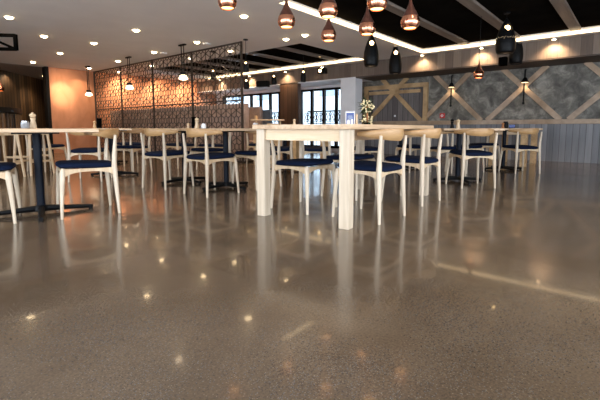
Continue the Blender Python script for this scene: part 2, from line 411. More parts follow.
# ------------------------------------------------------------------ chair
def leg_front(s):
    bm = bmesh.new()
    tube(bm, [(.222, s * .222, 0), (.216, s * .216, .12), (.207, s * .207, .26), (.198, s * .198, .37), (.193, s * .193, .405), (.190, s * .190, .418)], [.0115, .0145, .0185, .0225, .021, .012], 12)
    return bm
def leg_rear(s):
    bm = bmesh.new()
    tube(bm, [(-.222, s * .215, 0), (-.214, s * .208, .15), (-.205, s * .2, .32), (-.2, s * .197, .42), (-.203, s * .199, .52), (-.212, s * .205, .62), (-.218, s * .208, .695)], [.0115, .016, .021, .0225, .019, .0155, .0125], 12)
    return bm
def rail(bm, p, q, arch=.025, h0=.05, zt_=.412, t=.02):
    p = Vector((*p, 0)); q = Vector((*q, 0)); d = q - p; n = Vector((-d.y, d.x, 0)).normalized(); K = 10; rings = []
    for i in range(K + 1):
        f = i / K; x = 2 * f - 1
        lo = zt_ - h0 + arch * (1 - x ** 2) - .022 * x ** 6
        c = p + d * f
        rings.append([bm.verts.new((*(c + n * s * t / 2).xy, z)) for s, z in ((-1, lo), (1, lo), (1, zt_), (-1, zt_))])
    for a, b in zip(rings, rings[1:]):
        for k in range(4): bm.faces.new((a[k], a[(k + 1) % 4], b[(k + 1) % 4], b[k]))
    bm.faces.new(rings[0][::-1]); bm.faces.new(rings[-1])
def make_chair(seat_mat=NAVY):
    t = empty('dining_chair')
    for s in (-1, 1): obj('leg', leg_front(s), ASH_W, t, True)
    for s in (-1, 1): obj('leg', leg_rear(s), ASH_W, t, True)
    bm = bmesh.new()
    rail(bm, (.198, -.2), (.198, .2)); rail(bm, (-.2, -.197), (-.2, .197)) 
    for s in (-1, 1): rail(bm, (-.2, s * .197), (.196, s * .2))
    obj('seat_frame', bm, ASH, t, True)
    # cushion: rounded outline, domed top
    bm = bmesh.new(); K = 40; outline = []
    for k in range(K):
        a = 2 * math.pi * k / K; ca, sa = math.cos(a), math.sin(a)
        rx = .232; ry = .232 - .035 * (1 - ca) / 2
        outline.append((math.copysign(abs(ca) ** .42, ca) * rx - .004, math.copysign(abs(sa) ** .42, sa) * ry))
    def zc(f, x): return .008 * (x / .23)
    layers = [(.93, .414), (1.0, .424), (1.0, .438), (.975, .449), (.90, .457), (.6, .463), (.3, .465)]
    rings = [[bm.verts.new((x * s, y * s, z + zc(s, x) * s)) for x, y in outline] for s, z in layers]
    for a, b in zip(rings, rings[1:]):
        for k in range(K): bm.faces.new((a[k], a[(k + 1) % K], b[(k + 1) % K], b[k]))
    bm.faces.new(rings[0][::-1]); bm.faces.new(rings[-1])
    obj('seat', bm, seat_mat, t, True)
    # crest: steam-bent band, deep at the back, tapering to short arm tips
    bm = bmesh.new(); K = 28; rings = []
    for i in range(K + 1):
        th = -1 + 2 * i / K
        ang = th * R(80)
        x = -.262 * math.cos(ang) + .015 - (.02 if abs(th) < .4 else 0) * math.cos(th * math.pi / .8); y = .248 * math.sin(ang) if abs(ang) < R(90) else math.copysign(.248, th)
        if abs(ang) > R(90): x = .015 + .26 * (abs(ang) - R(90))
        hh = .018 + .033 * max(0, math.cos(th * math.pi / 2)) ** 1.3
        th_ = .012 + .004 * math.cos(th * math.pi / 2)
        zc_ = .705 - .004 * (1 - abs(th)) + .004 * abs(th)
        dirn = Vector((x - .02, y, 0)).normalized()
        tilt = .20 * math.cos(th * math.pi / 2)
        ring = []
        for k in range(10):
            a = 2 * math.pi * k / 10; cc, ss = math.cos(a), math.sin(a)
            oz = math.copysign(abs(ss) ** .6, ss) * hh; on = math.copysign(abs(cc) ** .7, cc) * th_
            ring.append(bm.verts.new(Vector((x, y, zc_ + oz)) + dirn * (on + tilt * oz)))
        rings.append(ring)
    for a, b in zip(rings, rings[1:]):
        for k in range(10): bm.faces.new((a[k], a[(k + 1) % 10], b[(k + 1) % 10], b[k]))
    bm.faces.new(rings[0][::-1]); bm.faces.new(rings[-1])
    obj('backrest', bm, ASH_H, t, True)
    return t
proto = make_chair(); used = [False]
def chair(x, y, deg, label):
    o = proto if not used[0] else copy_tree(proto)
    used[0] = True
    o.location = (x, y, 0); o.rotation_euler = (0, 0, R(deg)); tag(o, label, 'chair', 'ash elbow chairs with navy seats')
    return o
CW = 'ash chair with navy seat '
chair(1.50, 3.765, 165, CW + "nearest on the left, right of the left table")
chair(.80, 4.02, -20, CW + "cut by the left picture edge")
chair(2.865, 3.75, 0, CW + "seen from behind, first one left of the timber table")
chair(2.83, 4.60, 8, CW + "seen from behind, second one left of the timber table")
chair(2.90, 2.385, -90, CW + "under the timber table between its two front legs")
chair(2.975, 1.72, 89, CW + "right beside the timber table's nearest corner leg")
chair(3.90, 1.765, 89, CW + "second on the near side of the timber table")
chair(3.75, 2.43, -88, CW + "second on the far side of the timber table")
chair(5.41, 1.635, 44, CW + "back to us at the right table with black mill")
chair(7.60, 1.50, 46, CW + "rightmost of all, before the grey boards")
chair(3.57, 3.72, 180, CW + "facing left, just behind the timber table's left leg")
chair(3.68, 4.82, 180, CW + "facing left beyond the second pedestal table left of centre")
chair(2.48, 6.07, 49, CW + "directly behind the nearest left chair")
chair(4.04, 7.92, 83, CW + "small in the gap right of the nearest left chair")
chair(2.55, 8.0, 20, CW + "far back in front of the copper wall")
chair(3.36, 6.55, 200, CW + "facing left, behind the table with small black menu")
chair(4.55, 4.25, 40, CW + "seen under the timber tabletop, left of two far behind")
chair(4.88, 3.78, 40, CW + "seen under the timber tabletop, right of two far behind")
chair(5.45, 3.25, 60, CW + "far behind the timber table, below the blue menu")
chair(6.62, 2.98, 60, CW + "far behind the timber table, below the topiary")
chair(6.42, 2.33, -135, CW + "facing us across the right table with black mill")
chair(8.35, 2.30, -135, CW + "facing us across the rear right table")
chair(7.10, 2.25, -20, CW + "at the left side of the rear right table")
chair(4.62, 5.95, 190, CW + "in the dark near the lattice screen's right end")
chair(4.45, 6.75, 90, CW + "in the dark below the middle of the lattice screen")
chair(5.45, 5.55, -110, CW + "far back before the left window")

# ------------------------------------------------------------------ tables
def pedestal(x, y, deg, half, label, sx=None, arm=.36):
    t = empty('pedestal_table', (x, y, 0), R(deg), label, 'table', 'round-legged black pedestal tables')
    sx = sx or half
    bm = bmesh.new(); box(bm, (0, 0, .735), (2 * sx, 2 * half, .03), 0, .006); obj('tabletop', bm, ASH_X, t)
    bm = bmesh.new(); tube(bm, [(0, 0, .03), (0, 0, .715)], .033, 20); obj('pole', bm, POLE, t, True)
    bm = bmesh.new(); box(bm, (0, 0, .711), (.34, .34, .012)); obj('mounting_plate', bm, BLACK, t)
    bm = bmesh.new()
    for k in range(4):
        a = k * math.pi / 2; c, s = math.cos(a), math.sin(a)
        tube(bm, [(0, 0, .045), (c * arm * .55, s * arm * .55, .034), (c * arm, s * arm, .022)], [.03, .021, .017], 8)
        tube(bm, [(c * (arm - .02), s * (arm - .02), 0), (c * (arm - .02), s * (arm - .02), .022)], .018, 10)
    lathe(bm, [(0, .02), (.055, .022), (.055, .05), (.036, .075), (0, .075)], 16)
    obj('base', bm, BLACK, t, True)
    return t
pedestal(1.21, 4.03, -18, .45, 'pale topped black pedestal table at the left edge with jar and wooden mill', arm=.41)
pedestal(3.27, 3.97, 0, .42, 'pale topped black pedestal table just left of the timber table, nearer of the pair', .36)
pedestal(3.24, 4.835, 0, .42, 'pale topped black pedestal table behind the two chairs left of centre, farther of the pair', .36)
pedestal(5.81, 1.93, 45, .42, 'pale topped black pedestal table right of the timber table carrying a black pepper mill')
pedestal(7.93, 1.83, 45, .42, 'pale topped black pedestal table at the rear right carrying a blue card')
pedestal(2.98, 6.38, 49, .38, 'pale topped black pedestal table behind the near left chair, carrying a black menu')
pedestal(5.25, 4.75, 42, .38, 'pale topped black pedestal table in the shade behind the timber table, towards the windows')
pedestal(6.9, 3.35, 42, .38, 'pale topped black pedestal table hidden behind the near chair backs, below the braced wall')
pedestal(3.95, 8.6, 0, .38, 'pale topped black pedestal table far back between the copper wall and the lattice screen')

def timber_table(x0, x1, y0, y1, zt_, lw, label, top=ASH_X, leg=ASH_W, apron=ASH_X, rz=0):
    cx, cy = (x0 + x1) / 2, (y0 + y1) / 2; hx, hy = (x1 - x0) / 2, (y1 - y0) / 2
    t = empty('timber_table', (cx, cy, 0), rz, label, 'table')
    bm = bmesh.new(); box(bm, (0, 0, zt_ - .019), (2 * hx + .05, 2 * hy + .05, .038), 0, .004); obj('tabletop', bm, top, t)
    for a in (-1, 1):
        for b in (-1, 1):
            bm = bmesh.new(); box(bm, (a * (hx - lw / 2), b * (hy - lw / 2), (zt_ - .038) / 2), (lw, lw, zt_ - .038), 0, .005); obj('leg', bm, leg, t)
    for b in (-1, 1):
        obj('apron', B(((0, b * (hy - .035) - (.165 if b > 0 else -.085), zt_ - .038 - .045), (2 * (hx - lw), .025, .09))), apron, t)
        obj('apron', B(((b * (hx - .035), 0, zt_ - .038 - .045), (.025, 2 * (hy - lw) - .002, .09))), ASH_Y, t)
    return t
timber_table(3.374 - .96, 3.374 + .96, 2.137 - .46, 2.137 + .428, .783, .083, 'chunky pale timber table with square legs standing in the middle of the room', rz=R(5))
timber_table(8.75, 9.85, 1.62, 2.3, .75, .11, 'brown timber table with square legs at the far right before the grey-blue boards', OAK_T, OAK_T, OAK_T)
timber_table(5.9, 6.9, 4.35, 5.15, .75, .10, 'brown timber table whose legs show under the middle of the timber table', OAK_T, OAK_T, OAK_T)

# bar counter and stools in the alcove
t = empty('bar_counter', (0, 0, 0), 0, 'dark slatted bar counter with a black curved top at the left edge', 'counter')
bm = bmesh.new(); pts = []
cc = Vector((1.35, 10.9, 0))
arc = [(cc.x + 1.55 * math.cos(a), cc.y + 1.55 * math.sin(a)) for a in [R(-75 + k * 10) for k in range(16)]]
def ribbon(bm, arc, off, z0, z1, t_):
    rings = []
    for i, (x, y) in enumerate(arc):
        d = (Vector((x, y)) - cc.xy).normalized()
        p = Vector((x, y)) + d * off; q = p - d * t_
        rings.append([bm.verts.new((*p, z0)), bm.verts.new((*p, z1)), bm.verts.new((*q, z1)), bm.verts.new((*q, z0))])
    for a, b in zip(rings, rings[1:]):
        for k in range(4): bm.faces.new((a[k], a[(k + 1) % 4], b[(k + 1) % 4], b[k]))
    bm.faces.new(rings[0][::-1]); bm.faces.new(rings[-1])
ribbon(bm, arc, .06, 1.06, 1.17, .5); obj('countertop', bm, BLACK, t, True)
bm = bmesh.new(); ribbon(bm, arc, 0, 0, 1.06, .06)
for i in range(0, 150, 5):
    a = R(-75 + i); tube(bm, [(cc.x + 1.56 * math.cos(a), cc.y + 1.56 * math.sin(a), .02), (cc.x + 1.56 * math.cos(a), cc.y + 1.56 * math.sin(a), 1.05)], .03, 6)
obj('front', bm, SLAT, t)
def stool(x, y, deg, label):
    t = empty('bar_stool', (x, y, 0), R(deg), label, 'stool', 'pale wooden stools at the left')
    bm = bmesh.new(); box(bm, (0, 0, .735), (.36, .36, .03), 0, .01); obj('seat', bm, ASH, t)
    for a in (-1, 1):
        for b in (-1, 1):
            bm = bmesh.new(); tube(bm, [(a * .2, b * .2, 0), (a * .15, b * .15, .72)], [.019, .022], 8); obj('leg', bm, ASH, t, True)
    for s in (-1, 1):
        for nm, a, b_, n, w in (('apron', (-.155, s * .155, .67), (.155, s * .155, .67), (0, 1, 0), .05), ('apron', (s * .155, -.155, .67), (s * .155, .155, .67), (1, 0, 0), .05),
                                ('stretcher', (-.185, s * .185, .22), (.185, s * .185, .22), (0, 1, 0), .03), ('stretcher', (s * .18, -.18, .30), (s * .18, .18, .30), (1, 0, 0), .03)):
            bm = bmesh.new(); bar2(bm, a, b_, w, .02, n); obj(nm, bm, ASH, t)
stool(1.72, 7.35, 20, 'pale wooden stool behind the left table, left of its black pole')
stool(2.20, 7.55, 20, 'pale wooden stool behind the left table, right of its black pole')

# ------------------------------------------------------------------ lattice screen
XS = 5.76; ys0 = 6.43; ys1 = YC - .02
t = empty('lattice_screen', (XS, ys0, 0), 0, 'tall dark lattice screen of star rosettes standing before the copper wall', 'partition')
FRET = plain('dark_bronze_fret', (.045, .034, .028), .45, metal=.3)
L = ys1 - ys0; npan = 4; pw = L / npan
for k in range(npan + 1): obj('post', B(((0, k * pw, H / 2), (.04, .035, H - .004))), FRET, t)
for k in range(npan):
    for z in (.04, 1.34, H - .02): obj('rail', B(((0, (k + .5) * pw, z), (.035, pw - .036, .03))), FRET, t)
def star_panel(bm, y0, y1, z0, z1, pitch=.34, w=.013, th=.012):
    Rr = pitch / math.sqrt(3)
    segs = set()
    def inside(p): return y0 <= p[0] <= y1 and z0 <= p[1] <= z1
    def seg(p, q):
        (a, b), (c, d) = p, q
        # clip to the panel (Liang-Barsky)
        t0, t1 = 0.0, 1.0; dx, dy = c - a, d - b
        for pp, qq in ((-dx, a - y0), (dx, y1 - a), (-dy, b - z0), (dy, z1 - b)):
            if abs(pp) < 1e-9:
                if qq < 0: return
            else:
                r = qq / pp
                if pp < 0: t0 = max(t0, r)
                else: t1 = min(t1, r)
        if t1 - t0 < .03: return
        p2 = (a + t0 * dx, b + t0 * dy); q2 = (a + t1 * dx, b + t1 * dy)
        key = tuple(sorted([(round(p2[0], 3), round(p2[1], 3)), (round(q2[0], 3), round(q2[1], 3))]))
        if key in segs: return
        segs.add(key); bar2(bm, (0, *p2), (0, *q2), w, th, (1, 0, 0))
    nr = int((z1 - z0) / (Rr * 1.5)) + 3; nc = int((y1 - y0) / pitch) + 3
    for j in range(-1, nr):
        for i in range(-1, nc):
            cy = y0 + i * pitch + (pitch / 2 if j % 2 else 0); cz = z0 + j * Rr * 1.5
            hx = [(cy + Rr * math.sin(k * math.pi / 3), cz + Rr * math.cos(k * math.pi / 3)) for k in range(6)]
            st = [(cy + rr * math.sin(k * math.pi / 6), cz + rr * math.cos(k * math.pi / 6)) for k, rr in ((k, Rr * (.62 if k % 2 == 0 else .30)) for k in range(12))]
            inn = [(cy + Rr * .40 * math.sin(k * math.pi / 3), cz + Rr * .40 * math.cos(k * math.pi / 3)) for k in range(6)]
            for k in range(6): seg(hx[k], hx[(k + 1) % 6]); seg(hx[k], inn[k]); seg(inn[k], inn[(k + 1) % 6])
for k in range(npan):
    a, b = k * pw + .018, (k + 1) * pw - .018
    bm = bmesh.new(); star_panel(bm, a, b, .055, 1.325); obj('lattice_panel', bm, FRET, t)
    bm = bmesh.new(); star_panel(bm, a, b, 1.355, H - .035); obj('lattice_panel', bm, FRET, t)
BOOTH = plain('mauve_brown_upholstery', (.34, .235, .19), .8, noise=.15, scale=12)
for k in range(5):
    y = ys0 + .75 + k * 1.27
    o = empty('booth_bench', (XS + .42, y, 0), 0, 'mauve-brown booth bench behind the lattice screen, ' + ('nearest the windows', 'second from the window end', 'middle of the row', 'second from the copper wall', 'nearest the copper wall')[k], 'bench', 'booth benches behind the screen')
    obj('backrest', (lambda bm: (box(bm, (-.16, 0, .66), (.14, 1.22, 1.26), 0, .02), bm)[1])(bmesh.new()), BOOTH, o)
    obj('seat', (lambda bm: (box(bm, (.16, 0, .24), (.5, 1.22, .44), 0, .03), bm)[1])(bmesh.new()), BOOTH, o)
# high booth ends to the right of the screen
o = obj('booth_partition', (lambda bm: (box(bm, (7.55, 7.98, .66), (.10, .62, 1.32), 0, .03), bm)[1])(bmesh.new()), BOOTH); tag(o, 'brown upholstered booth end right beside the lattice screen', 'booth')
o = obj('booth_partition', (lambda bm: (box(bm, (8.35, 8.45, .64), (.10, .75, 1.28), 0, .03), bm)[1])(bmesh.new()), plain('slate_blue_cloth', (.16, .2, .25), .8)); tag(o, 'slate-blue upholstered booth end between the brown one and the window', 'booth')

# ------------------------------------------------------------------ service table before the windows
p = at(268, 128, d=8.6)
t = empty('waiter_station', (p.x, p.y, 0), R(-50), 'wooden waiter station with a raised shelf before the left window', 'cabinet')
bm = bmesh.new(); box(bm, (0, 0, .40), (.60, .36, .80), 0, .005); obj('body', bm, OAK_T, t)
for s in (-1, 1): obj('post', B(((s * .26, .1, .86), (.03, .03, .12))), OAK_T, t)
bm = bmesh.new(); box(bm, (0, 0, .925), (.70, .34, .025), 0, .004); obj('shelf', bm, OAK_T, t)
o = obj('bowl', (lambda bm: (lathe(bm, [(0, 0), (.03, 0), (.055, .035), (.06, .06), (.052, .055), (0, .02)]), bm)[1])(bmesh.new()), CERAMIC, smooth=True)
q = at(255.5, 128, d=8.5); o.location = (q.x, q.y, .801); tag(o, 'small white bowl at the left end of the waiter station', 'bowl')
q = at(256, 120, d=8.55); o = obj('wooden_box', (lambda bm: (box(bm, (0, 0, .04), (.05, .05, .08), 0, .006), bm)[1])(bmesh.new()), OAK_T); o.location = (q.x, q.y, .938); tag(o, 'little wooden box standing on the raised shelf of the waiter station', 'box')
q = at(273, 126, d=8.5); o = obj('wooden_tray', (lambda bm: (box(bm, (0, 0, .03), (.24, .12, .05), R(-50), .006), bm)[1])(bmesh.new()), OAK_GOLD); o.location = (q.x, q.y, .796); tag(o, 'honey-coloured wooden tray on the lower board of the waiter station', 'tray')

# ------------------------------------------------------------------ tableware
def mill(x, y, z, mat, label, h=.15, r=.028):
    o = empty('pepper_mill', (x, y, z), 0, label, 'pepper mill', 'pepper and salt mills')
    s = h / .15; k = r / .028
    bm = bmesh.new(); lathe(bm, [(0, 0), (.028 * k, 0), (.028 * k, .012 * s), (.022 * k, .045 * s), (.018 * k, .075 * s), (.024 * k, .10 * s), (0, .10 * s)], 18); obj('body', bm, mat, o, True)
    bm = bmesh.new(); lathe(bm, [(0, .10 * s), (.019 * k, .103 * s), (.027 * k, .118 * s), (.022 * k, .134 * s), (.008 * k, .139 * s), (.009 * k, .147 * s), (0, .15 * s)], 18); obj('cap', bm, mat, o, True)
def jar(x, y, z, mat, label, r=.032, h=.065, lid=None):
    o = empty('jar', (x, y, z), 0, label, 'jar', 'small jars and cups on the tables')
    bm = bmesh.new(); lathe(bm, [(0, 0), (r * .9, 0), (r, h * .1), (r, h * .78), (r * .85, h * .85), (0, h * .85)], 18); obj('body', bm, mat, o, True)
    bm = bmesh.new(); lathe(bm, [(0, h * .85), (r * .8, h * .85), (r * .8, h), (0, h)], 18); obj('lid', bm, lid or STEEL, o, True)
def menu(x, y, z, deg, w, h, mat, label, mark=None):
    o = empty('menu_card', (x, y, z), R(deg), label, 'menu', 'standing menus')
    obj('card', B(((0, 0, h / 2 + .008), (.006, w, h))), mat, o)
    obj('stand', B(((0, 0, .006), (.045, w * .9, .012))), CERAMIC if mark else BLACK, o)
    if mark:
        obj('border', B(((-.0035, 0, h - .001), (.004, w + .008, .01)), ((-.0035, w / 2, h / 2 + .008), (.004, .007, h)), ((-.0035, -w / 2, h / 2 + .008), (.004, .007, h))), CERAMIC, o)
        bm = bmesh.new()
        for a, wd in ((.70, .5), (.62, .62), (.54, .56), (.47, .3)): box(bm, (-.0045, 0, h * a), (.002, w * wd, h * .035))
        obj('printing', bm, plain('menu_print', (.35, .42, .55), .5), o)
ZT = .751
q = at(33.6, 129, d=3.85); mill(q.x, q.y, ZT, ASH, 'pale wooden pepper mill on the left table, beside a glass jar', .155, .030)
q = at(25.5, 129, d=3.75); jar(q.x, q.y, ZT, GLASSJ, 'clear glass jar beside the pale mill on the left table', .036, .07)
q = at(350, 128, d=4.15); menu(q.x, q.y, .784, 38, .088, .135, BLUE, 'blue menu card with a white border standing on the timber table', True)
q = at(348.3, 128, d=4.0); jar(q.x, q.y, .784, CERAMIC, 'white salt shaker before the blue menu card, left of two', .013, .055)
q = at(351.8, 128, d=4.0); jar(q.x, q.y, .784, CERAMIC, 'white pepper shaker before the blue menu card, right of two', .013, .06)
q = at(356.6, 128, d=4.15); mill(q.x, q.y, .784, ASH, 'slim pale sauce bottle right of the blue menu card', .12, .014)
q = at(294.3, 128, d=3.9); mill(q.x, q.y, .784, ASH, 'tiny pale shaker on the timber table before the brown column', .06, .016)
q = at(197, 128, d=4.75); mill(q.x, q.y, ZT, ASH, 'pale wooden mill in front of the black menu on the double pedestal tables', .13, .026)
q = at(195.3, 128, d=4.9); menu(q.x, q.y, ZT, 42, .085, .13, MATTE, 'black menu card behind the pale mill on the double pedestal tables')
q = at(203.6, 128, d=4.7); jar(q.x, q.y, ZT, CERAMIC, 'white cup right of the black menu on the double pedestal tables', .03, .055)
q = at(188.2, 128, d=5.15); mill(q.x, q.y, ZT, ASH, 'small wooden shaker left of the black menu on the double pedestal tables', .07, .018)
q = at(99.5, 128, d=6.35); menu(q.x, q.y, ZT, 42, .07, .15, MATTE, 'black menu card above the right-hand end of the left table, farther back')
q = at(94.8, 128, d=6.25); mill(q.x, q.y, ZT, OAK_T, 'brown wooden mill left of the small black menu farther back', .12, .026)
q = at(452, 128, d=5.7); mill(q.x, q.y, ZT, BLACK, 'black pepper mill on the right pedestal table, left of the pale one', .14, .028)
q = at(458, 128, d=5.6); mill(q.x, q.y, ZT, ASH, 'pale wooden mill on the right pedestal table, right of the black one', .13, .028)
q = at(505.5, 128, d=7.15); jar(q.x, q.y, ZT, BLACK, 'black jar on the rear right table, left of the blue card', .045, .12, BLACK)
q = at(502.8, 128, d=7.05); mill(q.x, q.y, ZT, TRUNK, 'copper-brown mill on the rear right table, left of the black jar', .1, .025)
q = at(512, 128, d=7.15); menu(q.x, q.y, ZT, 40, .10, .055, BLUE, 'small blue card lying upright on the rear right table')

# topiary
q = at(367, 128, d=4.35)
t = empty('potted_topiary', (q.x, q.y, .784), 0, 'small topiary with cream blossoms and a rust-coloured stem on the timber table', 'plant')
bm = bmesh.new(); lathe(bm, [(0, 0), (.03, 0), (.04, .03), (.036, .03), (0, .026)]); obj('pot', bm, BLACK, t, True)
bm = bmesh.new(); tube(bm, [(0, 0, .02), (.002, 0, .1), (-.002, 0, .2)], [.009, .008, .006], 8); obj('stem', bm, TRUNK, t, True)
bl = bmesh.new(); fl = bmesh.new(); rnd = random.Random(3)
def leafblade(bm, p, d, L, w):
    d = d.normalized(); s = d.cross(Vector((.3, .2, 1))).normalized() * w
    a = bm.verts.new(p); b = bm.verts.new(p + d * L * .5 + s); c = bm.verts.new(p + d * L); e = bm.verts.new(p + d * L * .5 - s + Vector((0, 0, .003)))
    bm.faces.new((a, b, c)); bm.faces.new((a, c, e))
for cz, rad, nl, nf, sq in ((.205, .08, 80, 44, 1), (.055, .07, 50, 26, .28)):
    for k in range(nl):
        d = Vector((rnd.gauss(0, 1), rnd.gauss(0, 1), rnd.gauss(0, 1) * sq)).normalized()
        leafblade(bl, Vector((0, 0, cz)) + d * rad * .3, d + Vector((0, 0, -.2)), rad * rnd.uniform(.7, 1.35), .007)
    for k in range(nf):
        d = Vector((rnd.gauss(0, 1), rnd.gauss(0, 1), rnd.gauss(0, 1) * sq)).normalized()
        r = bmesh.ops.create_icosphere(fl, subdivisions=1, radius=rnd.uniform(.009, .014)); bmesh.ops.translate(fl, verts=r['verts'], vec=Vector((0, 0, cz)) + d * rad * rnd.uniform(.55, .95))
for k in range(nl): pass
obj('foliage', bl, LEAF, t); obj('blossoms', fl, BLOSSOM, t, True)

# ------------------------------------------------------------------ lamps
def spot(loc, e, c=(1, .74, .46), ang=95, blend=.8, size=.05, to=None):
    l = bpy.data.lights.new('lamp_and_fill_light', 'SPOT'); l.energy = e; l.color = c; l.spot_size = R(ang); l.spot_blend = blend; l.shadow_soft_size = size
    o = bpy.data.objects.new('lamp_and_fill_light', l); COL.objects.link(o); o.location = loc
    if to is not None: o.rotation_euler = (Vector(to) - Vector(loc)).to_track_quat('-Z', 'Y').to_euler()
def point(loc, e, c=(1, .6, .3), size=.04):
    l = bpy.data.lights.new('lamp_and_fill_light', 'POINT'); l.energy = e; l.color = c; l.shadow_soft_size = size
    o = bpy.data.objects.new('lamp_and_fill_light', l); COL.objects.link(o); o.location = loc
def make_downlight():
    t = empty('downlight')
    bm = bmesh.new(); lathe(bm, [(.058, -.004), (.075, -.006), (.080, -.001), (.080, .0), (.058, .0), (.058, -.004)], 28); obj('trim_ring', bm, CERAMIC, t, True)
    bm = bmesh.new(); lathe(bm, [(0, -.034), (.02, -.032), (.038, -.026), (.052, -.015), (.058, -.001), (0, -.0005)], 28); obj('lens', bm, DISC, t, True)
    return t
dl = make_downlight(); dlu = [False]
def downlight(x, y, label, e=26):
    o = dl if not dlu[0] else copy_tree(dl); dlu[0] = True
    o.location = (x, y, H - .001); tag(o, label, 'downlight', 'recessed ceiling downlights')
    spot((x, y, H - .05), e * 2.0, ang=125)
k_ = .923
for (u, v, lb) in ((9, 17, 'at the top left, nearest the corner of the picture'), (44, 36, 'second along the leftmost row, above the hanging black frame'), (94, 43, 'in the middle of the grey ceiling at left'), (60, 53, 'behind the one above the copper wall, towards it'), (33, 62, 'low at left, just before the dark alcove'),
                   (136, 30, 'alone above the lattice screen, nearest to us left of centre'), (118, 61, 'between the two hanging opal lamps'), (89, 68, 'beside the leftmost hanging opal lamp, above the copper wall'), (197, 42, 'over the middle of the lattice screen, beside the third opal lamp'),
                   (154, 52, 'over the left half of the lattice screen'), (286, 39, 'left of two close together before the small recess'), (305, 35, 'right of two close together before the small recess'), (244, 16, 'between the two leftmost copper pendants')):
    p = at(u, v, z=H); downlight(p.x, p.y, 'round warm downlight ' + lb)
p = at(44, 76, z=H - .006); 
o = copy_tree(dl); o.location = (p.x, p.y, H - .007); tag(o, 'round warm downlight in the dark alcove ceiling, left of the copper wall', 'downlight', 'recessed ceiling downlights'); spot((p.x, p.y, H - .06), 60, ang=130)
spot((3.6, 14.2, H - .06), 50, ang=140); spot((4.0, 15.2, H - .06), 40, ang=140)  # added fill spots, no fixtures, to brighten the alcove slats
for x, y, lb in ((6.30, 12.85, 'behind the lattice screen, farthest from us'), (6.3, 10.9, 'behind the middle of the lattice screen, left of two'), (6.3, 9.0, 'behind the middle of the lattice screen, right of two'), (6.3, 7.4, 'just behind the near end of the lattice screen')):
    downlight(x, y, 'warm downlight ' + lb, 30)
for x, y in ((3.0, 4.75), (1.75, 6.6), (1.2, 2.6), (3.0, .9), (-1.2, 5.0), (-1.2, 9.0), (4.4, .2)):
    if not (RA[0] < x < RA[1] and RA[2] < y < RA[3]): spot((x, y, H - .05), 45, ang=125)
# ceiling discs
for u, v, lb in ((207, 43.7, 'right of the downlight over the lattice screen'), (163.7, 53, 'right of the downlight at the left half of the screen')):
    p = at(u, v, z=H); bm = bmesh.new(); lathe(bm, [(0, -.02), (.08, -.018), (.095, 0), (0, 0)], 24); o = obj('ceiling_speaker', bm, WHITE, smooth=True); o.location = (p.x, p.y, H); tag(o, 'flat white ceiling disc ' + lb, 'speaker', 'white ceiling discs')

def make_bspot():
    t = empty('ceiling_spotlight')
    bm = bmesh.new(); lathe(bm, [(0, 0), (.045, 0), (.045, -.035), (.038, -.035), (.038, -.03), (0, -.03)], 20); obj('housing', bm, CERAMIC, t, True)
    bm = bmesh.new(); lathe(bm, [(0, -.034), (.037, -.034), (.037, -.031), (0, -.031)], 20); obj('lens', bm, DISC, t)
    return t
bs = make_bspot(); first = True
for y, lb in ((4.15, 'first right of the recess corner'), (2.78, 'above the copper pendant at the far right table'), (1.40, 'above the right end of the plaster wall'), (.02, 'beyond the right edge'), (7.2, 'above the white pier and right window'), (8.65, 'beside the small black speaker above the brown column'), (10.3, 'behind the right end of the lattice screen'), (11.9, 'farthest, behind the lattice screen')):
    if y == .02: continue
    o = bs if first else copy_tree(bs); first = False
    o.location = (XB - .09, y, H); tag(o, 'small white spotlight washing the board bulkhead, ' + lb, 'spotlight', 'spotlights along the bulkhead')
    spot((XB - .16, y, H - .04), 75, c=(1, .70, .42), ang=120, to=(XB + .02, y, 1.6))
spot((XB - .09, .02, H - .04), 42, c=(1, .70, .42), ang=120, to=(XB + .02, .02, 1.6))

CANOPY = [(0, 0), (.05, 0), (.05, -.02), (0, -.022)]
def copper_pendant(u, v, d, label, dia=.17, ceil=None):
    p = at(u, v, d=d); r = dia / 2
    t = empty('copper_pendant', p, 0, label, 'pendant lamp', 'copper teardrop pendants')
    top = (ZR if (RA[0] < p.x < RA[1] and RA[2] < p.y < RA[3]) else H) - p.z
    bm = bmesh.new(); lathe(bm, [(r * .70, 0), (r * .90, .25 * r), (r, .62 * r), (r * .96, .98 * r), (r * .86, 1.22 * r), (r*.83, 1.2*r), (r * .92, .9 * r), (r * .93, .6 * r), (r * .85, .28 * r), (r * .66, .02 * r), (r * .70, 0)], 28); obj('shade', bm, COPPER, t, True)
    bm = bmesh.new(); lathe(bm, [(r * .86, 1.2 * r), (r * .70, 1.55 * r), (r * .42, 2.05 * r), (r * .2, 2.6 * r), (r * .09, 3.2 * r), (0, 3.25 * r)], 28); obj('neck', bm, COPDK, t, True)
    bm = bmesh.new(); lathe(bm, [(0, .12 * r), (r * .66, .10 * r), (r * .7, .14 * r), (0, .16 * r)], 24); obj('diffuser', bm, GLOWIN, t)
    bm = bmesh.new(); tube(bm, [(0, 0, 3.2 * r), (0, 0, top)], .004, 6); obj('cord', bm, BLACK, t)
    bm = bmesh.new(); lathe(bm, CANOPY, 20, (0, 0, top)); obj('canopy', bm, BLACK, t, True)
    spot((p.x, p.y, p.z - .01), 2.2, (1, .6, .32), 110)
for a in ((286.5, 27.3, 3.85, 'second from the left at the top, before the grey ceiling'), (328.3, 17.2, 3.5, 'in the middle, upper of two in a line'), (328.6, 41, 4.4, 'in the middle, lower of two in a line'), (227.5, 8.5, 3.6, 'leftmost at the top edge, mostly cut off'),
          (377, 9.5, 3.35, 'cut by the top edge, right of the strip light'), (367, 34.5, 4.0, 'just below the strip light, above a black pendant'), (410, 28.5, 3.65, 'rightmost of the near cluster, before the black recess')):
    copper_pendant(a[0], a[1], a[2], 'copper teardrop pendant lamp ' + a[3])
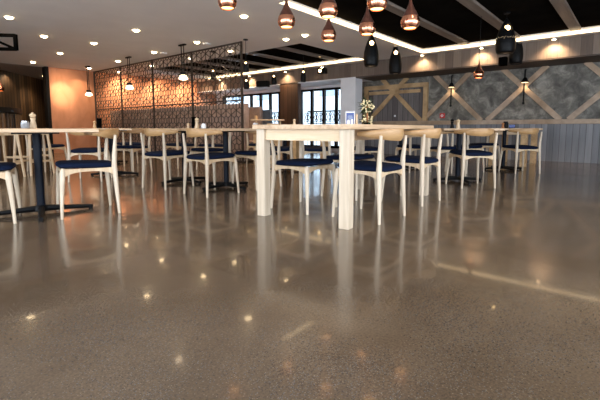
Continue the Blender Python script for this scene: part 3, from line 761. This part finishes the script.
copper_pendant(478.5, 78, 6.8, 'small far copper teardrop pendant hanging before the plaster wall')
copper_pendant(0.5, 91, 12, 'far copper pendant glowing at the left picture edge in the dark alcove', .2)

def black_pendant(u, v, d, dia, hgt, label, e=2.0):
    p = at(u, v, d=d); r = dia / 2; h = hgt
    t = empty('black_pendant', p, YAW + R(180), label, 'pendant lamp', 'black bottle-shaped pendants')
    rec = any(q[0] < p.x < q[1] and q[2] < p.y < q[3] for q in (RA, RB)); top = (ZR if rec else H) - p.z
    K = 36
    prof = [(.80, 0), (.90, .04), (.98, .14), (1, .28), (.93, .45), (.75, .62), (.52, .76), (.30, .88), (.12, .97), (0, 1.0)]
    # finely stepped body with a round opening near the shoulder
    def rad(f):
        for (r0, f0), (r1, f1) in zip(prof, prof[1:]):
            if f0 <= f <= f1: s = (f - f0) / (f1 - f0); s = s; return r0 + (r1 - r0) * s
        return 0
    bm = bmesh.new(); nz = 26; rings = []
    for i in range(nz + 1):
        f = i / nz; rr = rad(f) * r
        rings.append([bm.verts.new((rr * math.cos(k * 2 * math.pi / K), rr * math.sin(k * 2 * math.pi / K), f * h)) for k in range(K)] if rr > 1e-5 else [bm.verts.new((0, 0, f * h))])
    hz = .70 * h; hr = r * .36
    for i in range(nz):
        a, b = rings[i], rings[i + 1]
        for k in range(K):
            k2 = (k + 1) % K
            vs = (a[k], a[k2], b[0]) if len(b) == 1 else (a[k], a[k2], b[k2], b[k])
            c = sum((v.co for v in vs), Vector()) / len(vs)
            if c.x > 0 and (c.y ** 2 + (c.z - hz) ** 2) < hr ** 2: continue
            bm.faces.new(vs)
    sh = obj('shade', bm, BLACK, t, True)
    md = sh.modifiers.new('thick', 'SOLIDIFY'); md.thickness = .006; md.offset = -1
    bm = bmesh.new(); bmesh.ops.create_uvsphere(bm, u_segments=16, v_segments=10, radius=r * .28); bmesh.ops.translate(bm, verts=bm.verts, vec=(r * .22, 0, hz)); obj('bulb', bm, BULB, t, True)
    if dia > .3:
        bm = bmesh.new()
        for k in range(40):
            a = 2 * math.pi * k / 40; rr = rad(.42) * r + .001; zz = h * (.42 + .02 * math.sin(k * 2.4))
            rs = bmesh.ops.create_icosphere(bm, subdivisions=1, radius=.003); bmesh.ops.translate(bm, verts=rs['verts'], vec=(rr * math.cos(a), rr * math.sin(a), zz))
        pf = obj('perforations', bm, DIMBULB, t); pf['kind'] = 'stuff'
    bm = bmesh.new(); tube(bm, [(0, 0, h * .98), (0, 0, top)], .005, 6); obj('cord', bm, BLACK, t)
    bm = bmesh.new(); lathe(bm, CANOPY, 20, (0, 0, top)); obj('canopy', bm, BLACK, t, True)
    point((p.x, p.y, p.z + .08), e, (1, .65, .38), .03)
for a in ((371, 66.5, 7.7, .29, .62, 'black bottle-shaped pendant with a lit hole, left of the pair above the topiary'), (395, 74, 9.0, .29, .66, 'black bottle-shaped pendant with a lit hole, right of the pair above the topiary'),
          (505, 53.5, 6.7, .31, .58, 'big black bottle-shaped pendant over the rear right table, the nearest one'), (516, 64, 8.6, .29, .66, 'black bottle-shaped pendant just right of and behind the biggest one'),
          (303.3, 82, 10.2, .15, .36, 'small far black pendant before the boards above the right window'), (274, 84.5, 11, .16, .32, 'small far black pendant beside the black speaker above the left window'),
          (246, 72, 8.2, .13, .26, 'small black pendant beside the top right corner of the lattice screen'), (246.5, 89, 10.2, .15, .30, 'small black pendant below another at the right edge of the lattice screen'),
          (213.5, 79.5, 9.5, .13, .28, 'small black pendant seen through the right part of the lattice screen')):
    black_pendant(*a)

def opal_pendant(u, v, x, label):
    p = at(u, v, x=x)
    t = empty('opal_pendant', p, R(90), label, 'pendant lamp', 'opal glass pendants before the lattice screen')
    top = H - p.z
    bm = bmesh.new(); lathe(bm, [(0, 0), (.05, .004), (.092, .02), (.095, .035), (.07, .085), (.045, .115), (0, .115)], 24); obj('lamp_shade', bm, OPAL, t, True)
    bm = bmesh.new(); lathe(bm, [(0, .10), (.062, .102), (.062, .17), (0, .175)], 20); obj('cap', bm, BLACK, t, True)
    for s in (-1, 1):
        bm = bmesh.new(); tube(bm, [(s * .045, 0, .16), (s * .045, 0, top)], .011, 6); obj('rod', bm, BLACK, t)
    obj('canopy', B(((0, 0, top - .014), (.22, .06, .027))), BLACK, t)
    point((p.x, p.y, p.z - .06), 5, (1, .72, .45), .08)
opal_pendant(89, 96, 5.16, 'white opal pendant on twin black rods before the copper wall, leftmost of three')
opal_pendant(129.7, 89.5, 5.16, 'white opal glass pendant on twin black rods, middle of the three')
opal_pendant(183.3, 80, 5.16, 'white opal glass pendant on twin black rods before the lattice screen, rightmost')

# wall sconces with rod
def sconce(y, label):
    t = empty('wall_sconce', (XW - .13, y, 1.80), 0, label, 'wall lamp', 'black wall lamps on the plaster wall')
    bm = bmesh.new(); tube(bm, [(.02, 0, .30), (0, 0, .10)], .012, 8); tube(bm, [(.02, 0, .3), (.10, 0, .3)], .012, 8); obj('arm', bm, BLACK, t)
    bm = bmesh.new(); lathe(bm, [(.03, .11), (.09, .0), (.084, .0), (.024, .105), (.03, .11)], 20); obj('lamp_shade', bm, BLACK, t, True)
    bm = bmesh.new(); lathe(bm, [(0, -.012), (.07, -.004), (.075, .012), (0, .014)], 18); obj('bulb', bm, DIMBULB, t, True)
    bm = bmesh.new(); tube(bm, [(.05, .02, .30), (.05, .02, -.46)], .014, 6); lathe(bm, [(0, -.5), (.025, -.49), (.025, -.45), (0, -.44)], 12, (.05, .02, 0)); obj('pull_rod', bm, BLACK, t)
    spot((XW - .14, y, 1.76), 4, (1, .72, .40), 130, .6, .04, (XW + .02, y, 1.0))
sconce(3.74, 'black cone wall lamp at the brace crossing left of centre on the plaster wall')
sconce(2.06, 'black cone wall lamp at the right-hand brace crossing on the plaster wall')

# fire alarm, switch, speaker, spotlight fixture
t = empty('fire_alarm', (XW, 3.985, 1.08), 0, 'red fire alarm box with a white disc on the plaster wall above the rail', 'alarm')
obj('body', (lambda bm: (box(bm, (-.025, 0, 0), (.05, .13, .13), 0, .01), bm)[1])(bmesh.new()), RED, t)
bm = bmesh.new(); tube(bm, [(-.05, 0, 0), (-.055, 0, 0)], .036, 20); obj('disc', bm, CERAMIC, t)
bm = bmesh.new(); tube(bm, [(-.055, 0, 0), (-.058, 0, 0)], .015, 14); obj('button', bm, RED, t)
o = obj('light_switch', B(((0, 0, 0), (.012, .05, .05))), CERAMIC); o.location = (XW - .02, 5.36, 1.10); tag(o, 'tiny white switch plate on the weathered boards inside the brace frame', 'switch')
p = at(263, 84, x=XB - .14)
t = empty('wall_speaker', p, R(20), 'black wedge-shaped speaker on the board bulkhead above the left window', 'speaker')
obj('cabinet', (lambda bm: (box(bm, (0, 0, 0), (.22, .42, .20), 0, .03), bm)[1])(bmesh.new()), BLACK, t)
obj('bracket', B(((.16, 0, 0), (.12, .05, .05))), BLACK, t)
p = at(503, 61.5, x=XB - .10)
t = empty('wall_speaker', p, 0, 'small black box on the board bulkhead below the biggest black pendant', 'speaker')
obj('cabinet', (lambda bm: (box(bm, (0, 0, 0), (.14, .16, .18), 0, .015), bm)[1])(bmesh.new()), MATTE, t)
obj('bracket', B(((.085, 0, 0), (.05, .05, .05))), BLACK, t)
p = at(322.5, 71, x=XB - .16)
t = empty('projector_light', p, 0, 'black twin spotlight box on the board bulkhead above the right window', 'spotlight')
obj('housing', (lambda bm: (box(bm, (0, 0, 0), (.16, .26, .16), 0, .015), bm)[1])(bmesh.new()), BLACK, t)
obj('bracket', B(((.12, 0, .0), (.12, .06, .06))), BLACK, t)
bm = bmesh.new(); tube(bm, [(-.08, .03, .0), (-.088, .03, .0)], .045, 16); obj('lens', bm, BULB, t)

# hanging black frame, top left
c0 = at(15.2, 35.5, d=6.6)
t = empty('hanging_frame', (c0.x, c0.y, 0), YAW + R(95), 'black steel frame with a diagonal brace hanging from the ceiling at the left edge', 'frame')
z1 = c0.z; z0 = at(15.2, 49, d=6.6).z; Lf = 1.0
for z in (z0, z1): obj('rail', B(((Lf / 2, 0, z), (Lf, (.05), .05))), MATTE, t)
for x in (0, Lf): obj('upright', B(((x, 0, (z0 + z1) / 2), ((.05), .05, z1 - z0 + .035))), MATTE, t)
bm = bmesh.new(); bar2(bm, (0, 0, z0), (.5, 0, z1 - .0), .04, .02, (0, 1, 0)); obj('brace', bm, MATTE, t)
bm = bmesh.new(); bar2(bm, (Lf, 0, z0), (.5, 0, z1), .025, .02, (0, 1, 0)); obj('brace', bm, MATTE, t)
for x in (.45, .95):
    bm = bmesh.new(); tube(bm, [(x, 0, z1), (x, 0, H)], .006, 6); obj('hanger', bm, MATTE, t)

# ------------------------------------------------------------------ added spots without fixtures, brightening the copper wall
p = at(63, 98, y=YC)
spot((p.x - .1, YC - 1.5, H - .05), 330, (1, .74, .50), 30, 1, .03, (p.x, YC + .05, 1.75))  # added accent, stands in for lamp glare on the copper
spot((p.x + .3, YC - 1.3, H - .05), 45, (1, .70, .42), 110, 1, .03, (p.x, YC + .05, .9))
spot((5.3, YC - .4, H - .05), 60, (1, .70, .42), 100, .9, .03, (5.3, YC, 1.0))
for x in (6.9, 8.2, 9.4): spot((x, YC - 1.3, H - .05), 330, (1, .70, .44), 75, 1, .03, (x, YC, 1.7))  # added behind the screen so the copper there shows brighter

# ------------------------------------------------------------------ sky
w = bpy.data.worlds.new('sky'); sc.world = w; w.use_nodes = True
nt = w.node_tree; bg = nt.nodes['Background']
bg.inputs[0].default_value = (.78, .88, 1.0, 1); bg.inputs[1].default_value = 5

sc.view_settings.view_transform = 'Standard'; sc.view_settings.look = 'None'
sc.view_settings.exposure = 0.0; sc.view_settings.gamma = 1
